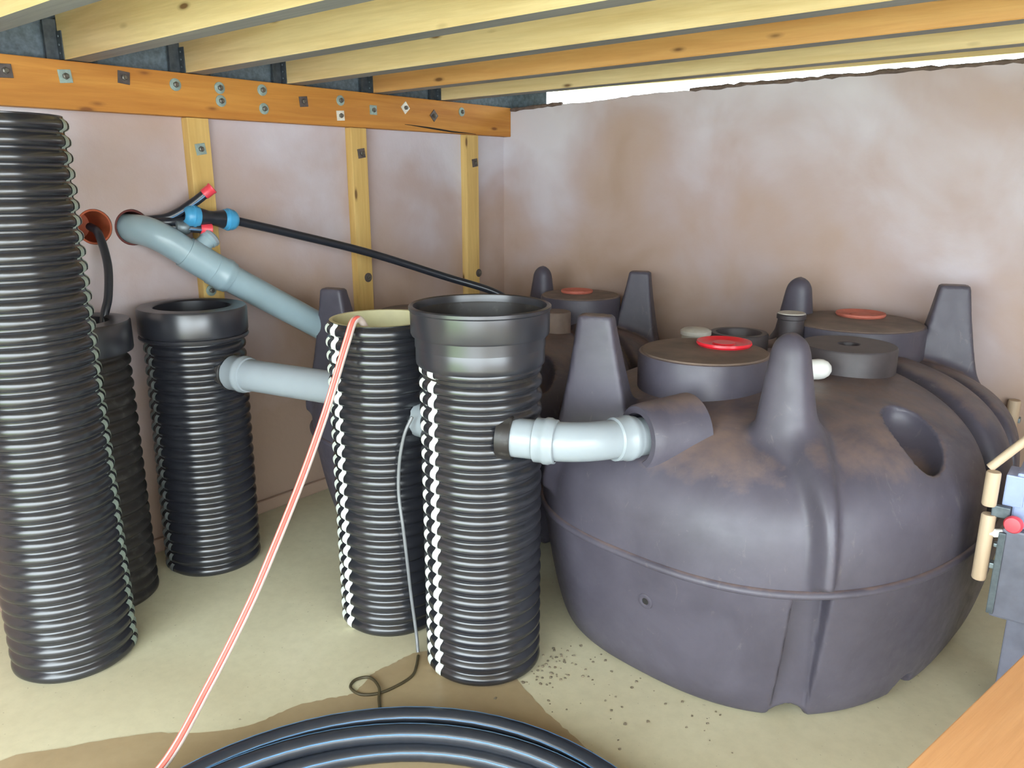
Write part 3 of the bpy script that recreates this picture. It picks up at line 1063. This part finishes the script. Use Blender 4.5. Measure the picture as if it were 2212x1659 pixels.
# smoky tube hanging between the two middle pipes, looping on the floor
pts_ = [(-1.575, 1.535, .73), (-1.588, 1.515, .68), (-1.60, 1.503, .60), (-1.604, 1.498, .50), (-1.585, 1.492, .40), (-1.578, 1.496, .30), (-1.570, 1.500, .18), (-1.548, 1.495, .06), (-1.525, 1.478, .008)]
P = smooth_path(pts_, 8)
p_ = link('thin_tube', tube_me([q - P[0] for q in P], .005, 10), 'tube', loc=P[0])
tag(p_, 'thin smoky tube hanging between the two middle corrugated pipes', 'tube')
pts_ = [(-1.515, 1.468, .006), (-1.484, 1.43, .005), (-1.459, 1.387, .005), (-1.459, 1.332, .005), (-1.474, 1.275, .005), (-1.51, 1.239, .005), (-1.557, 1.241, .005), (-1.572, 1.273, .006), (-1.545, 1.302, .009),
        (-1.488, 1.285, .013), (-1.455, 1.255, .006), (-1.423, 1.228, .005), (-1.40, 1.20, .005)]
P = smooth_path(pts_, 8)
p_ = link('floor_cable', tube_me([q - P[0] for q in P], .0042, 8), 'cable', loc=P[0])
tag(p_, 'dark cable with one small loop on the damp floor', 'cable')

# coil of black pipe with blue lines, front
t = thing('pipe_coil', 'coil of black pipe with blue lines on floor in front', 'pipe coil', (-.85, .65, 0))
turns = [(.722, .024), (.672, .024), (.697, .064), (.624, .024), (.646, .062)]
path = []
for i, (r, z) in enumerate(turns):
    r2, z2 = turns[min(i + 1, len(turns) - 1)]
    for k in range(72):
        s = k / 72
        a = 2 * PI * s - 2.2
        w = max(0.0, (s - .82) / .18)
        w = w * w * (3 - 2 * w)
        rr = r + (r2 - r) * w + .006 * math.sin(3 * a + i)
        path.append((rr * math.cos(a), rr * math.sin(a), z + (z2 - z) * w))
link('coiled_pipe', tube_me(path, .0235, 16), 'mdpe', t)
for da in (.55, 2.2):
    sp = []
    for i, p in enumerate(path):
        a = math.atan2(p[1], p[0])
        sp.append((p[0] - math.cos(a) * .0228 * math.cos(da), p[1] - math.sin(a) * .0228 * math.cos(da), p[2] + .0228 * math.sin(da)))
    link('blue_line', tube_me(sp, .0017, 6), 'stripe', t)

# ================================================================== RIGHT EDGE
# pump stand beside the near tank
t = thing('pump_stand', 'grey metal pump stand with red knobs and cream posts at right edge', 'pump stand', (-.08, 2.33, 0))
def part(name, x0, x1, y0, y1, z0, z1, mat, par=None, bev=.004):
    par_off = Vector((-.08, 2.33, 0))
    o = link(name, box_me(x0 + .08, x1 + .08, y0 - 2.33, y1 - 2.33, z0, z1, bev), mat, par or t)
    return o
part('foot', -.125, .02, 2.24, 2.40, .0, .03, 'equip')
part('pedestal', -.122, .0, 2.26, 2.38, .03, .30, 'equip')
cab = part('cabinet', -.160, .06, 2.20, 2.42, .30, .545, 'equip', bev=.006)
part('panel_edge', -.166, -.150, 2.192, 2.205, .31, .535, 'hanger', cab, .002)
part('latch', -.176, -.160, 2.20, 2.225, .43, .445, 'galv', cab, .002)
part('latch', -.174, -.160, 2.20, 2.220, .49, .50, 'galv', cab, .002)
hb = part('control_box', -.150, .05, 2.22, 2.40, .545, .690, 'equip_blue', bev=.006)
part('box_hood', -.172, -.128, 2.215, 2.30, .60, .682, 'equip_blue', hb, .004)
k = link('knob', lathe_me([(0, 0), (.012, 0), (.012, .012), (.021, .014), (.022, .024), (.018, .031), (0, .033)], 28), 'red_pink', t)
align(k, Vector((-.135, 2.205, .565)) - t.location, (-.15, -1, .1))
k2 = link('knob', lathe_me([(0, 0), (.010, 0), (.010, .012), (.024, .014), (.025, .042), (.020, .050), (0, .051)], 28), 'red_pink', t)
align(k2, Vector((-.118, 2.25, .690)) - t.location, (0, 0, 1))
w_ = link('connector', lathe_me([(0, 0), (.011, 0), (.011, .02), (.007, .024), (.007, .034), (0, .034)], 16), 'white', t)
align(w_, Vector((-.160, 2.21, .528)) - t.location, (-.9, -.6, .0))
# wooden guard fixed to the stand: a sloping rail and two round cream posts
G0 = Vector((-.19, 2.2, 0)) - t.location
link('rail', tube_me([(-.02, .02, .690), (.03, .028, .755), (.085, .036, .825)], .011, 12), 'cream_wood', t, G0)
for z0, z1, x, y in ((.598, .688, -.008, .0), (.395, .575, -.004, .0)):
    link('post', lathe_me([(0, z0), (.015, z0), (.017, z0 + .004), (.017, z1 - .004), (.015, z1), (0, z1)], 24), 'cream_wood', t, G0 + Vector((x, y, 0)))
link('strut', box_me(.070, .090, .026, .046, .68, .822, .002), 'cream_wood', t, G0)
link('bracket', box_me(.0, .04, -.005, .012, .572, .602, .003), 'hanger', t, G0)
# cream conduit stub clipped to the back wall beyond the near tank
t = thing('conduit_stub', 'short cream conduit stub on back wall at right edge', 'conduit', (-.283, YW - .028, .46))
o = link('conduit', lathe_me([(0, 0), (.020, 0), (.022, .004), (.022, .112), (.020, .116), (0, .116)], 24), 'cream_wood', t)
link('clip', box_me(-.028, .028, -.006, .0275, .030, .048, .002), 'galv', t)
# plywood sheet on a trestle, nearest the camera
t = thing('work_board', 'tan plywood board in bottom right corner, nearest the camera', 'board', (.28, 1.0, 0), math.radians(-12.8))
link('sheet', box_me(-.42, .42, -.75, .95, .60, .618, .002), 'ply', t)
for x_ in (-.05, .38):
    for y_ in (-.55, .72):
        link('leg', box_me(x_ - .022, x_ + .022, y_ - .022, y_ + .022, .0, .60, .002), 'stud', t)
# crumbs of dirt swept by the pipes
rnd = random.Random(8)
bm = bmesh.new()
def crumb(x, y, s):
    r = bmesh.ops.create_icosphere(bm, subdivisions=1, radius=s)
    for v in r['verts']:
        v.co = Vector((x + v.co.x * rnd.uniform(.7, 1.5), y + v.co.y * rnd.uniform(.7, 1.5), max(0.0, s * .35 + v.co.z * .6)))
for _ in range(70):
    crumb(rnd.gauss(-1.17, .045), rnd.gauss(1.69, .07), rnd.uniform(.002, .0055))
for _ in range(45):
    crumb(rnd.uniform(-1.1, -.35), rnd.uniform(1.38, 1.68) + .12, rnd.uniform(.0015, .0045))
o = link('floor_grit', mesh_bm(bm), 'crumb')
o['kind'] = 'stuff'
tag(o, 'dark grit scattered on floor between centre pipe and near tank', 'grit')
